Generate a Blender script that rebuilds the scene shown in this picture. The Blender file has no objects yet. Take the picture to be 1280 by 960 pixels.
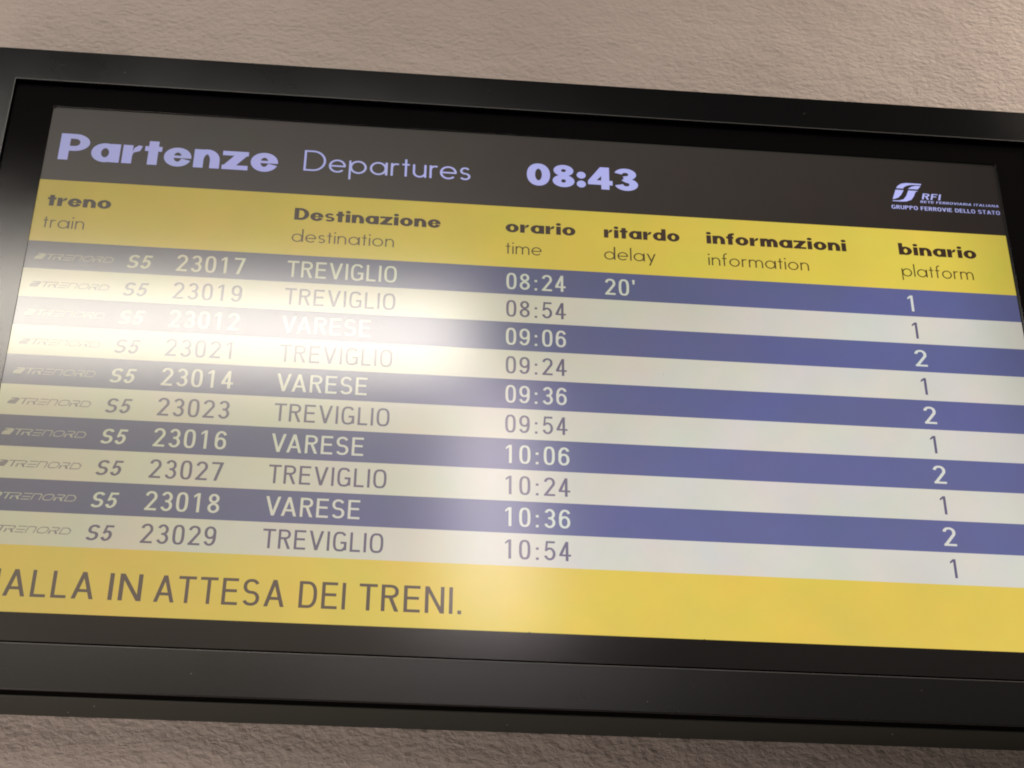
import bpy, bmesh, math, random
from math import sin, cos, pi, radians, hypot
from mathutils import Vector
from mathutils.geometry import delaunay_2d_cdt

random.seed(7)
scene = bpy.context.scene
COL = scene.collection

# ------------------------------------------------------------------ camera
cam_data = bpy.data.cameras.new("camera")
cam = bpy.data.objects.new("camera", cam_data)
COL.objects.link(cam)
cam.location = (-0.142171, -1.402334, -0.873850)
cam.rotation_euler = (2.1133712, -0.0055149, -0.0893580)
cam_data.sensor_fit = 'HORIZONTAL'
cam_data.sensor_width = 36.0
cam_data.lens = 2092.77 / 1280.0 * 36.0
cam_data.clip_start = 0.02
cam_data.clip_end = 60
scene.camera = cam

# ------------------------------------------------------------------ world and lamps of the hall, with added fills
world = bpy.data.worlds.new("World")
scene.world = world
world.use_nodes = True
bg = world.node_tree.nodes["Background"]
bg.inputs[0].default_value = (1.0, 0.84, 0.70, 1)
bg.inputs[1].default_value = 0.060

def area_lamp(name, loc, size_x, size_y, radiance, color, rot_z=0.0, tilt=0.0, spread=180):
    d = bpy.data.lights.new(name, 'AREA')
    d.shape = 'RECTANGLE'
    d.size = size_x
    d.size_y = size_y
    d.energy = radiance * math.pi * size_x * size_y
    d.color = color
    d.spread = radians(spread)
    o = bpy.data.objects.new(name, d)
    o.location = loc
    o.rotation_euler = (tilt, 0, rot_z)
    COL.objects.link(o)
    return o

# ceiling tube running along the wall, left of the board, and the one that leads away from it
area_lamp("ceiling_tube_lamp", (-0.92, -1.845, 1.2), 1.90, 0.18, 54, (1.0, 0.925, 0.82), 0.0)
area_lamp("ceiling_tube_lamp", (0.175, -2.82, 1.2), 0.16, 1.5, 15.5, (1.0, 0.89, 0.89), radians(5.0))
# paler, softly lit ceiling field beyond the tubes, and a dim fill added on the right
area_lamp("ceiling_fill_lamp", (-1.05, -3.50, 1.22), 2.3, 2.6, 1.28, (1.0, 0.84, 0.66), 0.0)
area_lamp("ceiling_fill_lamp", (1.45, -3.50, 1.22), 2.3, 2.6, 0.38, (1.0, 0.82, 0.72), 0.0)
# fill lamps added close to the wall to brighten it, above the top of the picture
area_lamp("ceiling_fill_lamp", (-1.0, -0.50, 1.40), 1.7, 0.35, 3.6, (1.0, 0.84, 0.72), 0.0)
area_lamp("ceiling_fill_lamp", (1.45, -0.45, 1.15), 0.8, 0.35, 42, (1.0, 0.84, 0.70), 0.0)
# unseen fills added: broad and soft from the left, floor bounce from below
area_lamp("side_fill_lamp", (-2.6, -4.6, 1.0), 2.2, 1.0, 1.3, (1.0, 0.88, 0.78), radians(-28), radians(80))
area_lamp("bounce_fill_lamp", (-0.76, -0.55, -1.10), 0.5, 0.6, 8.5, (1.0, 0.86, 0.76), radians(-25), radians(150))

scene.view_settings.view_transform = 'Standard'
scene.view_settings.look = 'None'
scene.view_settings.exposure = 0
scene.view_settings.gamma = 1
scene.view_settings.use_curve_mapping = False
scene.cycles.filter_width = 2.0
scene.cycles.use_denoising = True

# ------------------------------------------------------------------ materials
def new_mat(name):
    m = bpy.data.materials.new(name)
    m.use_nodes = True
    nt = m.node_tree
    return m, nt, nt.nodes["Principled BSDF"]

def add_bump(nt, bsdf, scale, strength, dist=0.001, detail=3.0, coat=False):
    tc = nt.nodes.new("ShaderNodeTexCoord")
    n = nt.nodes.new("ShaderNodeTexNoise")
    n.inputs["Scale"].default_value = scale
    n.inputs["Detail"].default_value = detail
    b = nt.nodes.new("ShaderNodeBump")
    b.inputs["Strength"].default_value = strength
    b.inputs["Distance"].default_value = dist
    nt.links.new(tc.outputs["Object"], n.inputs["Vector"])
    nt.links.new(n.outputs["Fac"], b.inputs["Height"])
    nt.links.new(b.outputs["Normal"], bsdf.inputs["Normal"])
    if coat:
        nt.links.new(b.outputs["Normal"], bsdf.inputs["Coat Normal"])
    return n, b

def sheen(nt, under, normal, lobes, ior=1.5, tint=(1, 1, 1)):
    """surface gloss over an underlying shader: each lobe is (roughness, share); Beckmann, as for fine matte coatings"""
    N, L = nt.nodes.new, nt.links.new
    fr = N("ShaderNodeFresnel"); fr.inputs["IOR"].default_value = ior
    out = under
    for rough, share in lobes:
        g = N("ShaderNodeBsdfGlossy"); g.distribution = 'BECKMANN'; g.inputs["Color"].default_value = (*tint, 1)
        if isinstance(rough, float): g.inputs["Roughness"].default_value = rough
        else: L(rough, g.inputs["Roughness"])
        if normal is not None: L(normal, g.inputs["Normal"])
        f = N("ShaderNodeMath"); f.operation = 'MULTIPLY'; f.inputs[1].default_value = share; f.use_clamp = True
        L(fr.outputs[0], f.inputs[0])
        mx = N("ShaderNodeMixShader")
        L(f.outputs[0], mx.inputs[0]); L(out, mx.inputs[1]); L(g.outputs[0], mx.inputs[2])
        out = mx.outputs[0]
    L(out, nt.nodes["Material Output"].inputs["Surface"])

def metal_paint(name, col, lobes, grain=0.25, scale=900, tint=(1, 1, 1)):
    m = bpy.data.materials.new(name); m.use_nodes = True
    nt = m.node_tree
    nt.nodes.remove(nt.nodes["Principled BSDF"])
    d = nt.nodes.new("ShaderNodeBsdfDiffuse"); d.inputs["Color"].default_value = (*col, 1)
    tc = nt.nodes.new("ShaderNodeTexCoord")
    n = nt.nodes.new("ShaderNodeTexNoise"); n.inputs["Scale"].default_value = scale; n.inputs["Detail"].default_value = 2
    bp = nt.nodes.new("ShaderNodeBump"); bp.inputs["Strength"].default_value = grain; bp.inputs["Distance"].default_value = 0.0002
    nt.links.new(tc.outputs["Object"], n.inputs["Vector"]); nt.links.new(n.outputs["Fac"], bp.inputs["Height"])
    nt.links.new(bp.outputs["Normal"], d.inputs["Normal"])
    w = nt.nodes.new("ShaderNodeTexNoise"); w.inputs["Scale"].default_value = 9; w.inputs["Detail"].default_value = 6
    nt.links.new(tc.outputs["Object"], w.inputs["Vector"])
    ls = []
    for rough, share in lobes:
        r = nt.nodes.new("ShaderNodeMapRange")
        r.inputs["To Min"].default_value = rough - 0.03
        r.inputs["To Max"].default_value = rough + 0.03
        nt.links.new(w.outputs["Fac"], r.inputs["Value"])
        ls.append((r.outputs["Result"], share))
    sheen(nt, d.outputs[0], bp.outputs["Normal"], ls, tint=tint)
    return m

M_frame = metal_paint("charcoal_powder_coat", (0.0032, 0.0038, 0.0044), [(0.28, 0.82), (0.42, 0.05)], tint=(0.95, 0.97, 1.0))
M_bezel = metal_paint("black_satin_plastic", (0.0018, 0.0014, 0.0020), [(0.20, 0.80), (0.42, 0.01)], 0.10)
M_house = metal_paint("dark_casing_paint", (0.042, 0.044, 0.039), [(0.45, 0.3)])
M_highlight = metal_paint("edge_highlight_grey", (0.10, 0.10, 0.10), [(0.4, 0.6)])  # paler grey that paints in the highlight along the frame's edge
M_gap = metal_paint("black_rubber_seal", (0.0010, 0.0008, 0.001), [(0.6, 0.05)])

def lcd(name, col, strength=1.0, mottling=0.05, fade=(0.86, 0.79, 0.42)):
    """a lit area of the liquid crystal display behind its matte front"""
    m = bpy.data.materials.new(name); m.use_nodes = True
    nt = m.node_tree
    nt.nodes.remove(nt.nodes["Principled BSDF"])
    em = nt.nodes.new("ShaderNodeEmission"); em.inputs["Strength"].default_value = strength
    df = nt.nodes.new("ShaderNodeBsdfDiffuse"); df.inputs["Color"].default_value = (0.012, 0.011, 0.011, 1)
    ad = nt.nodes.new("ShaderNodeAddShader")
    nt.links.new(em.outputs[0], ad.inputs[0]); nt.links.new(df.outputs[0], ad.inputs[1])
    tc = nt.nodes.new("ShaderNodeTexCoord")
    n = nt.nodes.new("ShaderNodeTexNoise")
    n.inputs["Scale"].default_value = 4.0
    n.inputs["Detail"].default_value = 5
    n.inputs["Roughness"].default_value = 0.65
    r = nt.nodes.new("ShaderNodeMapRange")
    r.inputs["To Min"].default_value = 1 - mottling
    r.inputs["To Max"].default_value = 1 + mottling
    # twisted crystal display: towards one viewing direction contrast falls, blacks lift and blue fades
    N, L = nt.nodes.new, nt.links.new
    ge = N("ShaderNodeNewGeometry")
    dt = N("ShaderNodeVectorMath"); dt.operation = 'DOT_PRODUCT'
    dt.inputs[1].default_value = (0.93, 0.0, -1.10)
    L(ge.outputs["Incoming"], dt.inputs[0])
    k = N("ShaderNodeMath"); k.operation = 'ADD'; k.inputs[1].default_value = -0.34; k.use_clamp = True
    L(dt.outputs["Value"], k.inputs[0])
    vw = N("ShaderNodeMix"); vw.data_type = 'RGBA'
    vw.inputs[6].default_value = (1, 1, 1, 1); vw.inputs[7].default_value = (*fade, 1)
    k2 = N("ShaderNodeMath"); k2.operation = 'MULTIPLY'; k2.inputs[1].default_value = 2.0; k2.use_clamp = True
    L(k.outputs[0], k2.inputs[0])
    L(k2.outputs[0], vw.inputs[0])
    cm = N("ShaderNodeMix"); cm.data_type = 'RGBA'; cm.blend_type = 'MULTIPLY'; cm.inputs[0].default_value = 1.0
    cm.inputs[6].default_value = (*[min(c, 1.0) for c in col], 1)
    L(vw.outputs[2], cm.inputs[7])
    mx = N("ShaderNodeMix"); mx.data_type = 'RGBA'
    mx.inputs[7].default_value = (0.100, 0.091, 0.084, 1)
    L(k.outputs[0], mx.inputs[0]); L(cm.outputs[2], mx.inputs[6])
    L(tc.outputs["Object"], n.inputs["Vector"])
    L(n.outputs["Fac"], r.inputs["Value"])
    v = N("ShaderNodeVectorMath"); v.operation = 'SCALE'
    L(mx.outputs[2], v.inputs[0]); L(r.outputs["Result"], v.inputs["Scale"])
    # faint colour unevenness of the panel
    mu = N("ShaderNodeTexNoise"); mu.inputs["Scale"].default_value = 16; mu.inputs["Detail"].default_value = 3
    L(tc.outputs["Object"], mu.inputs["Vector"])
    ma = N("ShaderNodeVectorMath"); ma.operation = 'MULTIPLY_ADD'
    ma.inputs[1].default_value = (0.24, 0.16, 0.24); ma.inputs[2].default_value = (0.88, 0.92, 0.88)
    L(mu.outputs["Color"], ma.inputs[0])
    mm = N("ShaderNodeVectorMath"); mm.operation = 'MULTIPLY'
    L(v.outputs["Vector"], mm.inputs[0]); L(ma.outputs["Vector"], mm.inputs[1])
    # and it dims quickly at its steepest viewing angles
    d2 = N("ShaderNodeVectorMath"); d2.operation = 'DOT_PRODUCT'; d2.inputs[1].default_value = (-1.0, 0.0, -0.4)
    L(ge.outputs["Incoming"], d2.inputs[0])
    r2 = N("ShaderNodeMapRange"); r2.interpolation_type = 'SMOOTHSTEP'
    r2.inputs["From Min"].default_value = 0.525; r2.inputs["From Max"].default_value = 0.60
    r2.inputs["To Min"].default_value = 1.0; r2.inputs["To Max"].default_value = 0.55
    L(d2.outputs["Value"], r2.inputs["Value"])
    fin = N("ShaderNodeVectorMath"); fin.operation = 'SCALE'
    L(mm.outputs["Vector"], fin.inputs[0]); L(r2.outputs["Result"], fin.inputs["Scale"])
    L(fin.outputs["Vector"], em.inputs["Color"])
    bn = N("ShaderNodeTexNoise"); bn.inputs["Scale"].default_value = 1200
    bp = N("ShaderNodeBump"); bp.inputs["Strength"].default_value = 0.1; bp.inputs["Distance"].default_value = 0.00006
    L(tc.outputs["Object"], bn.inputs["Vector"]); L(bn.outputs["Fac"], bp.inputs["Height"])
    sheen(nt, ad.outputs[0], bp.outputs["Normal"], [(0.160, 0.78), (0.28, 0.24)])
    return m

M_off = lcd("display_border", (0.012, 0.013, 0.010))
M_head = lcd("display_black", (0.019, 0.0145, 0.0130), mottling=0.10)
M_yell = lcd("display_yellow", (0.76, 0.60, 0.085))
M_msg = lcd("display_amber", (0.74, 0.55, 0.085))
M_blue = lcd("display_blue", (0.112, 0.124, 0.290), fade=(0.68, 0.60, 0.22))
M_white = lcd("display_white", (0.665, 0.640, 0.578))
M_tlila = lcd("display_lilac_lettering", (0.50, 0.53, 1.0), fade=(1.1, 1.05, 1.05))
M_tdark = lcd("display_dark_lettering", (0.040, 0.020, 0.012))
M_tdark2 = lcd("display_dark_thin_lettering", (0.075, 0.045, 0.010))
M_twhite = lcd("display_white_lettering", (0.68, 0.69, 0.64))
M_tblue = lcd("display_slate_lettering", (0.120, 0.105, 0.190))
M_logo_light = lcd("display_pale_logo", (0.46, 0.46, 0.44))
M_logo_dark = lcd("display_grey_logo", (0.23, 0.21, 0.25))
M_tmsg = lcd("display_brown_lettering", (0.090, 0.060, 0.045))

def wall_mat():
    m, nt, b = new_mat("rough_beige_plaster")
    b.inputs["Roughness"].default_value = 0.62
    b.inputs["Specular IOR Level"].default_value = 0.35
    N = nt.nodes.new; L = nt.links.new
    tc = N("ShaderNodeTexCoord")
    big = N("ShaderNodeTexNoise"); big.inputs["Scale"].default_value = 5; big.inputs["Detail"].default_value = 6
    cr = N("ShaderNodeValToRGB")
    cr.color_ramp.elements[0].position = 0.3; cr.color_ramp.elements[0].color = (0.39, 0.340, 0.312, 1)
    cr.color_ramp.elements[1].position = 0.7; cr.color_ramp.elements[1].color = (0.45, 0.395, 0.364, 1)
    L(tc.outputs["Object"], big.inputs["Vector"]); L(big.outputs["Fac"], cr.inputs["Fac"])
    L(cr.outputs["Color"], b.inputs["Base Color"])
    mp = N("ShaderNodeMapping"); mp.inputs["Scale"].default_value = (1.0, 1.0, 1.5)
    L(tc.outputs["Object"], mp.inputs["Vector"])
    n1 = N("ShaderNodeTexNoise"); n1.inputs["Scale"].default_value = 150; n1.inputs["Detail"].default_value = 5; n1.inputs["Roughness"].default_value = 0.6
    n1.inputs["Distortion"].default_value = 0.35
    n2 = N("ShaderNodeTexNoise"); n2.inputs["Scale"].default_value = 28; n2.inputs["Detail"].default_value = 4
    vo = N("ShaderNodeTexVoronoi"); vo.feature = 'SMOOTH_F1'; vo.inputs["Scale"].default_value = 120
    for x in (n1, n2, vo): L(mp.outputs["Vector"], x.inputs["Vector"])
    a = N("ShaderNodeMath"); a.operation = 'MULTIPLY_ADD'; a.inputs[1].default_value = 1.0
    L(n1.outputs["Fac"], a.inputs[0])
    sv = N("ShaderNodeMath"); sv.operation = 'MULTIPLY'; sv.inputs[1].default_value = -0.45
    L(vo.outputs["Distance"], sv.inputs[0]); L(sv.outputs[0], a.inputs[2])
    a2 = N("ShaderNodeMath"); a2.operation = 'MULTIPLY_ADD'; a2.inputs[1].default_value = 1.6
    L(n2.outputs["Fac"], a2.inputs[0]); L(a.outputs[0], a2.inputs[2])
    bp = N("ShaderNodeBump"); bp.inputs["Strength"].default_value = 0.8; bp.inputs["Distance"].default_value = 0.0028
    L(a2.outputs[0], bp.inputs["Height"]); L(bp.outputs["Normal"], b.inputs["Normal"])
    return m
M_wall = wall_mat()
m, nt, b = new_mat("pale_dust"); b.inputs["Base Color"].default_value = (0.6, 0.58, 0.52, 1); M_dust = m
m, nt, b = new_mat("dark_grime"); b.inputs["Base Color"].default_value = (0.03, 0.02, 0.01, 1); M_grime = m

# ------------------------------------------------------------------ mesh helpers
def link(name, me, mat, parent=None):
    me.materials.append(mat)
    o = bpy.data.objects.new(name, me)
    COL.objects.link(o)
    if parent is not None:
        o.parent = parent
    return o

def from_data(name, verts, faces, mat, parent=None):
    me = bpy.data.meshes.new(name)
    me.from_pydata(verts, [], faces)
    me.update()
    return link(name, me, mat, parent)

def bevel(o, w, seg=2):
    md = o.modifiers.new("bevel", 'BEVEL')
    md.width = w; md.segments = seg; md.limit_method = 'ANGLE'; md.angle_limit = radians(40)
    o.data.shade_smooth()
    md2 = o.modifiers.new("wn", 'WEIGHTED_NORMAL')
    md2.keep_sharp = False
    return o

def rrect(x0, x1, z0, z1, r, seg=6):
    """rounded rectangle, counter-clockwise seen from the front (-Y)"""
    pts = []
    for cx, cz, a in ((x1 - r, z0 + r, -90), (x1 - r, z1 - r, 0), (x0 + r, z1 - r, 90), (x0 + r, z0 + r, 180)):
        for k in range(seg + 1):
            t = radians(a + 90 * k / seg)
            pts.append((cx + r * cos(t), cz + r * sin(t)))
    return pts

def ring_solid(name, outer, inner, y0, y1, mat, parent):
    """closed ring between two outlines of equal count, front at y0, back at y1"""
    n = len(outer)
    v = []
    for y in (y0, y1):
        v += [(x, y, z) for x, z in outer] + [(x, y, z) for x, z in inner]
    f = []
    for i in range(n):
        j = (i + 1) % n
        f.append((i, j, n + j, n + i))                       # front
        f.append((2*n + j, 2*n + i, 3*n + i, 3*n + j))       # back
        f.append((j, i, 2*n + i, 2*n + j))                   # outer side
        f.append((n + i, n + j, 3*n + j, 3*n + i))           # inner side
    return from_data(name, v, f, mat, parent)

def box(name, x0, x1, y0, y1, z0, z1, mat, parent=None):
    v = [(x, y, z) for y in (y0, y1) for (x, z) in ((x0, z0), (x1, z0), (x1, z1), (x0, z1))]
    f = [(0, 1, 2, 3), (5, 4, 7, 6), (1, 5, 6, 2), (4, 0, 3, 7), (3, 2, 6, 7), (4, 5, 1, 0)]
    return from_data(name, v, f, mat, parent)

# ------------------------------------------------------------------ wall
WALL_Y = 0.061
from_data("wall", [(-4, WALL_Y, -2.2), (4, WALL_Y, -2.2), (4, WALL_Y, 2.2), (-4, WALL_Y, 2.2)], [(0, 1, 2, 3)], M_wall)["kind"] = "structure"

# ------------------------------------------------------------------ the board
board = bpy.data.objects.new("departure_board", None)
COL.objects.link(board)
board.location = (0, WALL_Y, 0)
board["label"] = "black framed station departure screen with yellow heading hanging on the rough beige wall"
board["category"] = "departure board"
OFF = Vector((0, -WALL_Y, 0))

def place(o):
    o.location = OFF
    return o

FX, FZ, FD = 0.594, 0.3598, -0.0074      # frame half size and its front
IX, IZ = 0.552, 0.3177                   # opening of the frame
fr = ring_solid("frame", rrect(-FX, FX, -FZ, FZ, 0.0012, 2), rrect(-IX, IX, -IZ, IZ, 0.0008, 2), FD, -0.0044, M_frame, board)
bevel(place(fr), 0.0006, 2)
tr = ring_solid("edge_highlight", rrect(-IX - .0006, IX + .0006, -IZ - .0006, IZ + .0006, 0.0012, 6), rrect(-IX, IX, -IZ, IZ, 0.0008, 6), FD - .0002, FD + .0002, M_highlight, board)  # thin pale ring added to draw the highlight line on the inner edge
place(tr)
# bezel of the display, its front a little before the glass
ox0, ox1, oz0, oz1 = -0.5091, 0.5112, -0.2864, 0.2880
bz = ring_solid("bezel", rrect(-IX - .006, IX + .006, -.3137, IZ + .006, 0.001, 6), rrect(ox0, ox1, oz0, oz1, 0.004, 6), -0.0012, 0.010, M_bezel, board)
bevel(place(bz), 0.0004, 2)
gp = ring_solid("seal", rrect(-FX + .002, FX - .002, -FZ + .002, FZ - .002, .001, 2), rrect(-.570, .570, -.335, .335, .001, 2), -0.0043, 0.0200, M_gap, board)
place(gp)
hs = box("casing", -FX + .0006, FX - .0006, 0.0125, WALL_Y, -FZ + .0008, FZ - .0008, M_house, board)
bevel(place(hs), 0.0007, 2)

# display glass
SX, SZ = 0.509, 0.2863
glass = box("screen", -0.514, 0.514, 0.0006, 0.009, -0.291, 0.291, M_off, board)
place(glass)

Y_BAND, Y_TEXT = 0.0003, 0.00022
def band(name, z0, z1, mat, x0=-SX, x1=SX):
    pts = [(x0, z0), (x1, z0), (x1, z1), (x0, z1)]
    return from_data(name, [(x, Y_BAND, z) for x, z in pts], [(0, 1, 2, 3)], mat, glass)

ZH, ZY = 0.1920, 0.1147
ROW = 0.03354
header = rrect(-SX, SX, ZH - 0.02, SZ, 0.0035, 6)
header = [(x, max(z, ZH)) for x, z in header]
me = bpy.data.meshes.new("title_band")
bm = bmesh.new()
top = [p for p in header if p[1] > ZH + 1e-6]
vs = [bm.verts.new((x, Y_BAND, z)) for x, z in [(-SX, ZH), (SX, ZH)] + top]
bm.faces.new(vs); bm.normal_update(); bm.to_mesh(me); bm.free()
link("title_band", me, M_head, glass)
band("heading_band", ZY, ZH, M_yell)
for i in range(10):
    band("timetable_row", ZY - ROW * (i + 1), ZY - ROW * i, M_blue if i % 2 == 0 else M_white)
band("message_band", -SZ, ZY - ROW * 10, M_msg)

# ------------------------------------------------------------------ lettering: outlines made from strokes, merged into one flat print per word
def arc(cx, cy, rx, ry, a0, a1, n=None, e=2.0):
    n = n or max(4, int(abs(a1 - a0) / 9))
    out = []
    for k in range(n + 1):
        t = radians(a0 + (a1 - a0) * k / n)
        c, s = cos(t), sin(t)
        out.append((cx + rx * math.copysign(abs(c) ** (2 / e), c), cy + ry * math.copysign(abs(s) ** (2 / e), s)))
    return out

def stroke(pts, wx, wy, closed=False):
    """quads along a centre line; the pen is wx wide on upright and wy on level runs"""
    q = [pts[0]]
    for p in pts[1:]:
        if hypot(p[0] - q[-1][0], p[1] - q[-1][1]) > 1e-4: q.append(p)
    if closed and hypot(q[0][0] - q[-1][0], q[0][1] - q[-1][1]) < 1e-4: q.pop()
    n = len(q); Lp, Rp = [], []
    for i in range(n):
        a = q[i - 1] if (i > 0 or closed) else None
        b = q[(i + 1) % n] if (i < n - 1 or closed) else None
        ns = []
        for u, w in ((a, q[i]), (q[i], b)):
            if u is None or w is None: continue
            dx, dy = w[0] - u[0], w[1] - u[1]; l = hypot(dx, dy)
            ns.append((-dy / l, dx / l))
        nx = sum(t[0] for t in ns); ny = sum(t[1] for t in ns); l = hypot(nx, ny) or 1
        nx /= l; ny /= l
        m = 1 / max(0.45, nx * ns[0][0] + ny * ns[0][1])
        ox, oy = nx * wx / 2 * m, ny * wy / 2 * m
        Lp.append((q[i][0] + ox, q[i][1] + oy)); Rp.append((q[i][0] - ox, q[i][1] - oy))
    return [[Rp[i], Rp[(i + 1) % n], Lp[(i + 1) % n], Lp[i]] for i in range(n if closed else n - 1)]

def rect(x0, y0, x1, y1): return [[(x0, y0), (x1, y0), (x1, y1), (x0, y1)]]
def poly(*p): return [list(p)]
def disc(cx, cy, rx, ry): return [arc(cx, cy, rx, ry, 0, 345, 23)]

def grot(c, w=0.126):
    """condensed signage grotesque, capital height 1"""
    h = w / 2; wy = w * 0.88; g = wy / 2
    if c == 'I': return rect(0, 0, w, 1), w
    if c == '.': return rect(0, 0, w * 1.05, w * 1.1), w
    if c == "'": return poly((.02, .72), (w * .85, .72), (w, 1), (0, 1)), w
    if c == ':': return rect(0, 0, w, w) + rect(0, .52, w, .52 + w), w
    if c == 'T': W = .62; return rect(0, 1 - wy, W, 1) + rect(W/2 - h, 0, W/2 + h, 1 - wy), W
    if c == 'L': W = .50; return rect(0, 0, w, 1) + rect(w, 0, W, wy), W
    if c == 'E': W = .56; return rect(0, 0, w, 1) + rect(w, 0, W, wy) + rect(w, 1 - wy, W, 1) + rect(w, .53 - g, W - .04, .53 + g), W
    if c == 'N': W = .66; return rect(0, 0, w, 1) + rect(W - w, 0, W, 1) + poly((0, 1), (W - w * 1.1, 0), (W, 0), (w * 1.1, 1)), W
    if c == 'V': W = .70; return poly((0, 1), (W/2 - w*.55, 0), (W/2 + w*.55, 0), (w*1.1, 1)) + poly((W - w*1.1, 1), (W/2 - w*.55, 0), (W/2 + w*.55, 0), (W, 1)), W
    if c == 'A': W = .72; return poly((0, 0), (w*1.1, 0), (W/2 + w*.55, 1), (W/2 - w*.55, 1)) + poly((W - w*1.1, 0), (W, 0), (W/2 + w*.55, 1), (W/2 - w*.55, 1)) + rect(.17, .25, W - .17, .25 + wy), W
    if c == 'D': W = .64; return stroke([(h, g)] + [(W*.45, g)] + arc(W*.45, .5, W*.55 - h, .5 - g, -90, 90, e=2.5) + [(h, 1 - g)], w, wy) + rect(0, 0, w, 1), W
    if c == 'O': W = .66; return stroke(arc(W/2, .5, W/2 - h, .5 - g + .01, 0, 360, 44, 2.9), w, wy, True), W
    if c == '0': W = .51; return stroke(arc(W/2, .5, W/2 - h, .5 - g + .01, 0, 360, 44, 2.9), w, wy, True), W
    if c == 'G': W = .66; return stroke(arc(W/2, .5, W/2 - h, .5 - g + .01, 35, 325, 36, 2.9) + [(W - h, .22)], w, wy) + rect(W - w, .06, W, .50) + rect(W*.55, .50 - wy, W, .50), W
    if c in 'PR':
        W = .60; f = rect(0, 0, w, 1) + stroke([(h, 1 - g), (W*.5, 1 - g)] + arc(W*.5, .745, W*.5 - h - .01, .255 - g, 90, -90, e=2.3) + [(h, .49 + g)], w, wy)
        if c == 'R': f += poly((W*.42, .50), (W*.42 + w*1.1, .50), (W, 0), (W - w*1.15, 0))
        return f, W
    if c == 'S': W = .60; r = .25 - g/2; return stroke(arc(W/2, 1 - g - r, W/2 - h - .015, r, 22, 265, 22, 2.2) + arc(W/2, g + r, W/2 - h, r, 85, -158, 22, 2.2), w, wy), W
    if c == 'F': W = .52; return rect(0, 0, w, 1) + rect(w, 1 - wy, W, 1) + rect(w, .53 - g, W - .06, .53 + g), W
    if c == 'U': W = .62; return stroke([(h, 1), (h, .3)] + arc(W/2, .3, W/2 - h, .3 - g, 180, 360) + [(W - h, .3), (W - h, 1)], w, wy), W
    if c == 'Z': W = .58; return rect(0, 0, W, wy) + rect(0, 1 - wy, W, 1) + poly((0, wy), (w*1.2, wy), (W, 1 - wy), (W - w*1.2, 1 - wy)), W
    # figures
    W = .51
    if c == '1': W = .53; return rect(.22, 0, .22 + w, 1) + poly((.22, 1), (.07, .86), (.07, .75), (.22, .86)), W
    if c == '2': return stroke(arc(W/2, .72, W/2 - h, .28 - g, 172, -28, 22, 2.2) + [(h + .02, wy * .7)], w, wy * 1.02) + rect(0, 0, W, wy), W
    if c == '3': r = .25 - g/2; return stroke(arc(W/2, 1 - g - r, W/2 - h - .015, r, 160, -75, 20) + [(W*.38, .51)], w, wy) + stroke([(W*.38, .51)] + arc(W/2, g + r, W/2 - h, r + .01, 78, -162, 20), w, wy), W
    if c == '4': return rect(W - .10 - w, 0, W - .10, 1) + poly((0, .24), (0, .24 + wy*.9), (W - .10 - w, 1), (W - .10 - w*.2, 1), (w*1.05, .24 + wy*.5)) + rect(0, .24, W + .02, .24 + wy*.92), W
    if c == '5': return rect(.07, 1 - wy, W - .03, 1) + poly((.03, .46), (w*.95, .49), (w*.98 + .05, 1 - wy*.5), (.07, 1 - wy*.5)) + stroke([(.06, .50)] + arc(W/2 - .01, .335, W/2 - h + .01, .335 - g, 128, -160, 26), w, wy), W
    if c in '69':
        f = stroke(arc(W/2, .325, W/2 - h, .325 - g, 0, 360, 32, 2.2), w, wy, True) + stroke(arc(W/2 + .02, .52, W/2 - h + .02, .48 - g, 35, 190, 18, 2.3) + [(h, .32)], w, wy)
        if c == '9': f = [[(W - x, 1 - y) for x, y in p] for p in f]
        return f, W
    if c == '7': return rect(0, 1 - wy, W, 1) + poly((.12, 0), (.12 + w*1.08, 0), (W, 1 - wy*.5), (W - w*1.1, 1 - wy*.5)), W
    if c == '8': return stroke(arc(W/2, .755, W/2 - h - .025, .245 - g, 0, 360, 28), w, wy, True) + stroke(arc(W/2, .265, W/2 - h, .265 - g, 0, 360, 28), w, wy, True), W
    return [], .3

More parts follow.
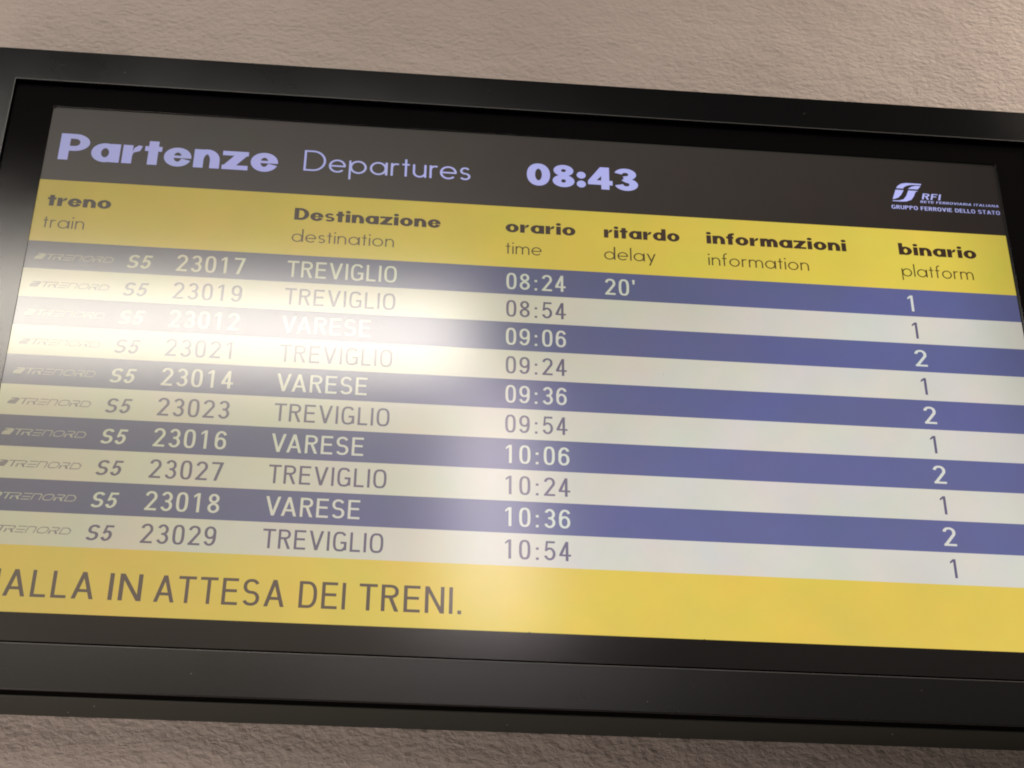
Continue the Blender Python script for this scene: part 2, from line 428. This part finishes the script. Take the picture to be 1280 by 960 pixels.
def geo(c, heavy):
    """geometric sans with round bowls, ascender height 1"""
    if heavy: wx, wy, X, ov = .285, .185, .70, .012
    else: wx, wy, X, ov = .082, .076, .62, .008
    h, g = wx / 2, wy / 2
    B = .80 if heavy else .62                                  # bowl width
    def bowl(x0, a0=0, a1=360, closed=True): return stroke(arc(x0 + B/2, X/2, B/2 - h, X/2 - g + ov, a0, a1, 36), wx, wy, closed)
    sw = wx * .93
    if c == 'P':
        if heavy: W = .86; return rect(0, 0, wx, 1) + stroke([(h, 1 - g), (W*.48, 1 - g)] + arc(W*.48, .675, W*.52 - h, .325 - g, 90, -90) + [(h, .35 + g)], wx, wy), W
    if c == 'D':
        W = .90 if heavy else .80
        return rect(0, 0, wx, 1) + stroke([(h, g), (W*.42, g)] + arc(W*.42, .5, W*.58 - h, .5 - g, -90, 90) + [(h, 1 - g)], wx, wy), W
    if c == 'o': return bowl(0), B
    if c == 'a': return bowl(0) + rect(B - sw*.5 - h + .02, 0, B + .03, X), B + .03
    if c == 'd': return bowl(0) + rect(B - sw*.5 - h + .02, 0, B + .03, 1), B + .03
    if c == 'b': return bowl(.03) + rect(0, 0, sw, 1), B + .03
    if c == 'p': return bowl(.03) + rect(0, -.30, sw, X), B + .03
    if c == 'e':
        if heavy:
            return bowl(0, 2, 342, False) + rect(h, X/2 - .035, B, X/2 + .055), B
        return bowl(0, 0, 318, False) + rect(h, X/2 - g, B - .01, X/2 + g), B
    if c == 'n' or c == 'm' or c == 'u':
        W = (.76 if heavy else .50)
        def arch(x, W):
            k = .40 if heavy else .25
            return stroke([(x + h, X - k)] + arc(x + W/2, X - k, W/2 - h, k - g + ov, 180, 0, 16) + [(x + W - h, X - k), (x + W - h, 0)], wx, wy)
        if c == 'm':
            W2 = .68 if heavy else .46
            return rect(0, 0, wx, X) + arch(0, W2) + arch(W2 - wx, W2), 2 * W2 - wx
        f = rect(0, 0, wx, X) + arch(0, W)
        if c == 'u':
            f = [[(W - x, X - y) for x, y in p] for p in f]
        return f, W
    if c == 'r':
        W = .56 if heavy else .30
        if heavy: return rect(0, 0, wx, X) + poly((wx*.9, .34), (wx, .30), (wx + .03, .42), (W - .06, .50), (W, .685), (W*.80, X + .01), (wx + .04, X - .10)), W
        return rect(0, 0, wx, X) + stroke([(h, X - .22)] + arc(h + .17, X - .22, .17, .22 - g, 180, 62, 8), wx, wy), W
    if c == 't':
        W = .50 if heavy else .28; t = .90 if heavy else .84
        return rect(W/2 - h, 0, W/2 + h, t) + rect(0, X - wy, W, X), W
    if c == 'i':
        if heavy: return rect(.01, 0, .01 + wx, X) + disc(.01 + h, .88, .155, .115), wx + .02
        return rect(.0, 0, wx, X) + disc(h, .84, .058, .058), wx
    if c == 'l': return rect(0, 0, wx, 1), wx
    if c == 'f':
        W = .48 if heavy else .30; s = .10 if heavy else .08
        return stroke([(s + h, 0), (s + h, .78)] + arc(s + h + (.20 if heavy else .15), .78, .20 if heavy else .15, .22 - g, 180, 75, 8), wx, wy) + rect(0, X - wy, W - .03, X), W
    if c == 's':
        W = .62 if heavy else .38; w2 = wy * (.80 if heavy else 1)
        r = X/4 - w2/4
        return stroke(arc(W/2, X - w2/2 - r, W/2 - h*.7 - .02, r, 28, 262, 18) + arc(W/2, w2/2 + r, W/2 - h*.7, r, 82, -152, 18), wx*.66 if heavy else wx, w2), W
    if c == 'z':
        W = .76 if heavy else .5
        k = .36 if heavy else .1
        return rect(0, 0, W, wy*.9) + rect(0, X - wy*.9, W, X) + poly((0, wy*.5), (k, wy*.5), (W, X - wy*.5), (W - k, X - wy*.5)), W
    if c == 'y': W = .52; return poly((0, X), (wx*1.15, X), (W/2 + .04, .06), (W/2 - .03, -.02)) + poly((W - wx*1.15, X), (W, X), (.20, -.30), (.20 - wx*1.1, -.30)), W
    # heavy figures, figure height 1
    wx, wy = .30, .235; h, g = wx/2, wy/2
    if c == '0': W = .81; return stroke(arc(W/2, .5, W/2 - h, .5 - g, 0, 360, 44, 2.15), wx*.93, wy, True), W
    if c == '8': W = .75; return stroke(arc(W/2, .745, W/2 - h*.9 - .03, .255 - g*.8, 0, 360, 32), wx*.86, wy*.8, True) + stroke(arc(W/2, .275, W/2 - h, .275 - g*.85, 0, 360, 32), wx*.98, wy*.85, True), W
    if c == ':': return disc(.155, .185, .155, .155) + disc(.155, .585, .155, .155), .31
    if c == '4': W = .84; return rect(W - .11 - wx*.92, 0, W - .11, 1) + poly((0, .20), (W - .11, .20), (W - .11, .40), (.30, .40), (.50, .66), (.50, 1), (.42, 1), (0, .36)) + rect(W - .2, .20, W, .40), W
    if c == '3': W = .80; r = .265; return stroke(arc(W/2 - .03, .735, W/2 - h - .01, .265 - g*.8, 172, -80, 22) + [(W*.40, .54)], wx*.9, wy*.8) + stroke([(W*.40, .54)] + arc(W/2, .28, W/2 - h, .28 - g*.85, 80, -172, 22), wx*.98, wy*.85), W
    return [], .3

def rail(c):
    """very wide squared railway logotype letters, height 1"""
    w, wy = .21, .125; h, g = w/2, wy/2
    if c == 'a': return poly((.2, 0), (1.9, 0), (2.2, .8), (1.7, 1), (.3, 1), (.1, .84), (1.3, .80), (.3, .62), (0, .3)), 2.1
    if c == 'T': return rect(0, 1 - wy, 2.4, 1) + rect(.95, 0, 1.30, 1 - wy), 1.75
    if c == 'R': return stroke([(.1, 1 - g), (1.5, 1 - g), (1.75, .8), (1.6, .52), (.5, .45)], w, wy) + poly((.9, .5), (1.35, .5), (2.0, 0), (1.5, 0)) + rect(0, 0, .34, .55), 1.95
    if c == 'E': return rect(0, 0, 1.8, wy) + rect(.0, .40, 1.8, .40 + wy) + rect(0, 1 - wy, 1.8, 1), 1.8
    if c == 'N': return stroke([(h, 0), (h, 1 - g), (1.4, 1 - g), (1.75, .75), (1.75, 0)], w, wy), 1.92
    if c == 'O': return stroke(arc(1.1, .5, 1.0, .5 - g, 0, 360, 30, 2.8), w, wy, True), 2.2
    if c == 'D': return stroke([(h, g), (h, 1 - g), (1.3, 1 - g), (2.0, .6), (2.0, .2), (1.8, g), (h, g)], w, wy, True), 2.15
    return [], .2

GAP = {'grot': .165, 'geoH': .075, 'geoL': .115, 'rail': .28, 'caps': .14}
KERN = {('T', 'R'): -.03, ('V', 'A'): -.12, ('A', 'V'): -.12, ('T', 'T'): -.02, ('L', 'L'): 0, ('r', 'e'): -.03, ('A', 'T'): -.06}

def layout(text, style):
    x = 0; faces = []; prev = None
    for c in text:
        if c == ' ':
            x += {'geoH': .35, 'caps': .52, 'rail': .12}.get(style, .30); prev = None; continue
        if style == 'grot': f, W = grot(c)
        elif style == 'caps': f, W = grot(c, .155)
        elif style == 'geoH': f, W = geo(c, True)
        elif style == 'geoL': f, W = geo(c, False)
        else: f, W = rail(c)
        if prev: x += GAP[style] + KERN.get((prev, c), 0)
        if c == ':' and style == 'grot': x += .08
        faces.append([[(px + x, py) for px, py in p] for p in f])
        x += W
        if c == ':' and style == 'grot': x += .08
        prev = c
    return faces, x

n_letter = 0
CACHE = {}
def lettering(name, text, style, left, right, base, height, mat, slant=0.0, width_of=None, clip_left=None):
    faces, W = layout(text, style)
    sx = (right - left) / W
    key = (text, style, round(left, 5), round(right, 5), height, slant)
    if key in CACHE:
        tri_v, tri_f = CACHE[key]
    else:
        tri_v, tri_f = [], []
        for glyph in faces:
            V, F = [], []
            for p in glyph:
                ar = sum(a[0] * b[1] - a[1] * b[0] for a, b in zip(p, p[1:] + p[:1]))
                if abs(ar) < 1e-7: continue
                if ar < 0: p = p[::-1]
                F.append(list(range(len(V), len(V) + len(p))))
                V += [Vector((left + (x * sx) + slant * y * height, y * height)) * 1000 for x, y in p]
            r = delaunay_2d_cdt(V, [], F, 0, 1e-4)
            k = len(tri_v)
            tri_v += [v / 1000 for v in r[0]]
            tri_f += [tuple(q + k for q in f) for f, src in zip(r[2], r[5]) if src]
        CACHE[key] = (tri_v, tri_f)
    vv = [(v.x if clip_left is None else max(v.x, clip_left), Y_TEXT, v.y + base) for v in tri_v]
    return from_data(name, vv, tri_f, mat, glass)

# title band
lettering("title_lettering", "Partenze", 'geoH', -.4956, -.2694, .2190, .0344, M_tlila)
lettering("title_lettering", "Departures", 'geoL', -.2424, -.0671, .2234, .0272, M_tlila)
lettering("clock_lettering", "08:43", 'geoH', -.0071, .1124, .2220, .0296, M_tlila)
# heading band
for t, a, b_, b0, a1, b1 in (("treno", -.4977, -.4336, "train", -.4982, -.4570), ("Destinazione", -.2474, -.0965, "destination", -.2481, -.1437),
                      ("orario", -.0290, .0442, "time", -.0286, .0087), ("ritardo", .0741, .1540, "delay", .0737, .1278),
                      ("informazioni", .1824, .3321, "information", .1831, .2895), ("binario", .3886, .4728, "platform", .3887, .4659)):
    lettering("heading_lettering", t, 'geoH', a, b_, .1590, .0152, M_tdark)
    lettering("heading_lettering", b0, 'geoL', a1, b1, .1313, .0163, M_tdark2)

rows = [("23017", "TREVIGLIO", "08:24", "1"), ("23019", "TREVIGLIO", "08:54", "1"), ("23012", "VARESE", "09:06", "2"),
        ("23021", "TREVIGLIO", "09:24", "1"), ("23014", "VARESE", "09:36", "2"), ("23023", "TREVIGLIO", "09:54", "1"),
        ("23016", "VARESE", "10:06", "2"), ("23027", "TREVIGLIO", "10:24", "1"), ("23018", "VARESE", "10:36", "2"),
        ("23029", "TREVIGLIO", "10:54", "1")]
for i, (num, dest, tm, pl) in enumerate(rows):
    base = .0874 - .03346 * i
    mt = M_twhite if i % 2 == 0 else M_tblue
    H = .0197
    lettering("operator_logo", "a TRENORD", 'rail', -.5010, -.4240, base + .0052, .0068, M_logo_light if i % 2 == 0 else M_logo_dark, slant=.45)
    lettering("line_lettering", "S5", 'caps', -.4098, -.3868, base + .0004, .0160, mt, slant=.20)
    lettering("train_number", num, 'grot', -.3600, -.2920, base, H, mt)
    lettering("destination_lettering", dest, 'grot', -.2497, -.1393 if dest[0] == 'T' else -.1626, base + .0002, H, mt)
    lettering("time_lettering", tm, 'grot', -.0276 if tm[0] == '0' else -.0282, .0327 if tm[0] == '0' else .0345, base + .0002, H, mt)
    if pl == "1": lettering("platform_number", "1", 'grot', .3893 + .0006 * i, .4003 + .0006 * i, base, H, mt)
    else: lettering("platform_number", "2", 'grot', .3888 + .00055 * i, .4012 + .00055 * i, base, H, mt)
    if i == 0: lettering("delay_lettering", "20'", 'grot', .0738, .1046, base, H, mt)
# the running message, cut off by the left edge of the display
for t, a, b_ in (("GIALLA", -.5040, -.3945), ("IN", -.3818, -.3525), ("ATTESA", -.3415, -.2256), ("DEI", -.2127, -.1709), ("TRENI.", -.1587, -.0662)):
    lettering("message_lettering", t, 'grot', a, b_, -.2709, .0262, M_tmsg)

# railway emblem, white parallelogram with the curved dark letters cut through it
def em(u, v_): return (.3890 + u * .0262 + v_ * .0092, .2298 + v_ * .0262)
def curve_piece(pts): return [em(u, v_) for u, v_ in pts]
UL = [(.0, .68), (.30, .68)] + [(.30 + .38 * (1 - cos(radians(t))), .68 + .22 * sin(radians(t))) for t in range(15, 91, 15)] + [(1.0, .91), (1.0, .98), (.35, .98), (.16, .93), (.05, .82)]
UR = [(.50, .68), (.92, .68), (1.0, .86), (.80, .86), (.62, .80)]
LL = [(.0, .60), (.34, .60), (.30, .36), (.22, .20), (.08, .12), (.0, .10)]
LR = [(.05, .04), (.30, .05), (.46, .13), (.52, .30), (.54, .60), (.95, .60), (.86, .54), (.84, .30), (.78, .12), (.60, .02), (.40, .0), (.0, .0)]
def emblem():
    V, F = [], []
    for p in (UL, UR, LL, LR):
        q = curve_piece(p)
        s = sum(a[0] * b[1] - a[1] * b[0] for a, b in zip(q, q[1:] + q[:1]))
        if s < 0: q = q[::-1]
        F.append(list(range(len(V), len(V) + len(q)))); V += [Vector(t) * 100 for t in q]
    r = delaunay_2d_cdt(V, [], F, 0, 1e-6)
    return from_data("railway_emblem", [(v.x / 100, Y_TEXT, v.y / 100) for v in r[0]], [tuple(f) for f, s in zip(r[2], r[5]) if s], M_tlila, glass)
emblem()
lettering("emblem_lettering", "RFI", 'caps', .4224, .4425, .2345, .0080, M_tlila, slant=.25)
lettering("emblem_lettering", "RETE FERROVIARIA ITALIANA", 'caps', .4202, .5068, .2296, .0031, M_tlila, slant=.25)
lettering("emblem_lettering", "GRUPPO FERROVIE DELLO STATO", 'caps', .3876, .5070, .2196, .0050, M_tlila)

# ------------------------------------------------------------------ dust and grime on the board
def speck(name, x, y, z, r, mat, parent):
    n = 7
    pts = [(x + r * random.uniform(.6, 1.2) * cos(2*pi*k/n), y, z + r * .8 * random.uniform(.6, 1.2) * sin(2*pi*k/n)) for k in range(n)]
    v = pts + [(x, y - r * .6, z)]
    return from_data(name, v, [(k, (k + 1) % n, n) for k in range(n)], mat, parent)
for x, z, r in ((-.0040, -.2859, .0011), (.1560, -.2860, .0008)):
    o = speck("grime_speck", x, 0.0001, z, r, M_grime, board); o.location = OFF
for x, z, r in ((-.2560, .0432, .0005), (.1300, -.0050, .0004), (-.3900, .0600, .0003)):
    o = speck("grime_speck", x, 0.0001, z, r, M_grime, board); o.location = OFF
for x, z in ((-.5665, .2900), (-.30, -.3400), (.10, -.3500), (.35, -.3300), (-.05, .3420), (.3, .338), (-.44, .335)):
    o = speck("dust_speck", x, FD - .0001, z, .00035, M_dust, board); o.location = OFF
for x, y in ((-.385, .030), (-.41, .048), (-.02, .04), (.12, .05), (.33, .028)):
    r = .0005
    v = [(x + r*cos(a), y + r*sin(a), -FZ + .0007) for a in (0, 1.3, 2.5, 3.8, 5.0)] + [(x, y, -FZ + .0003)]
    o = from_data("dust_speck", v, [(k, (k + 1) % 5, 5) for k in range(5)], M_dust, board); o.location = OFF
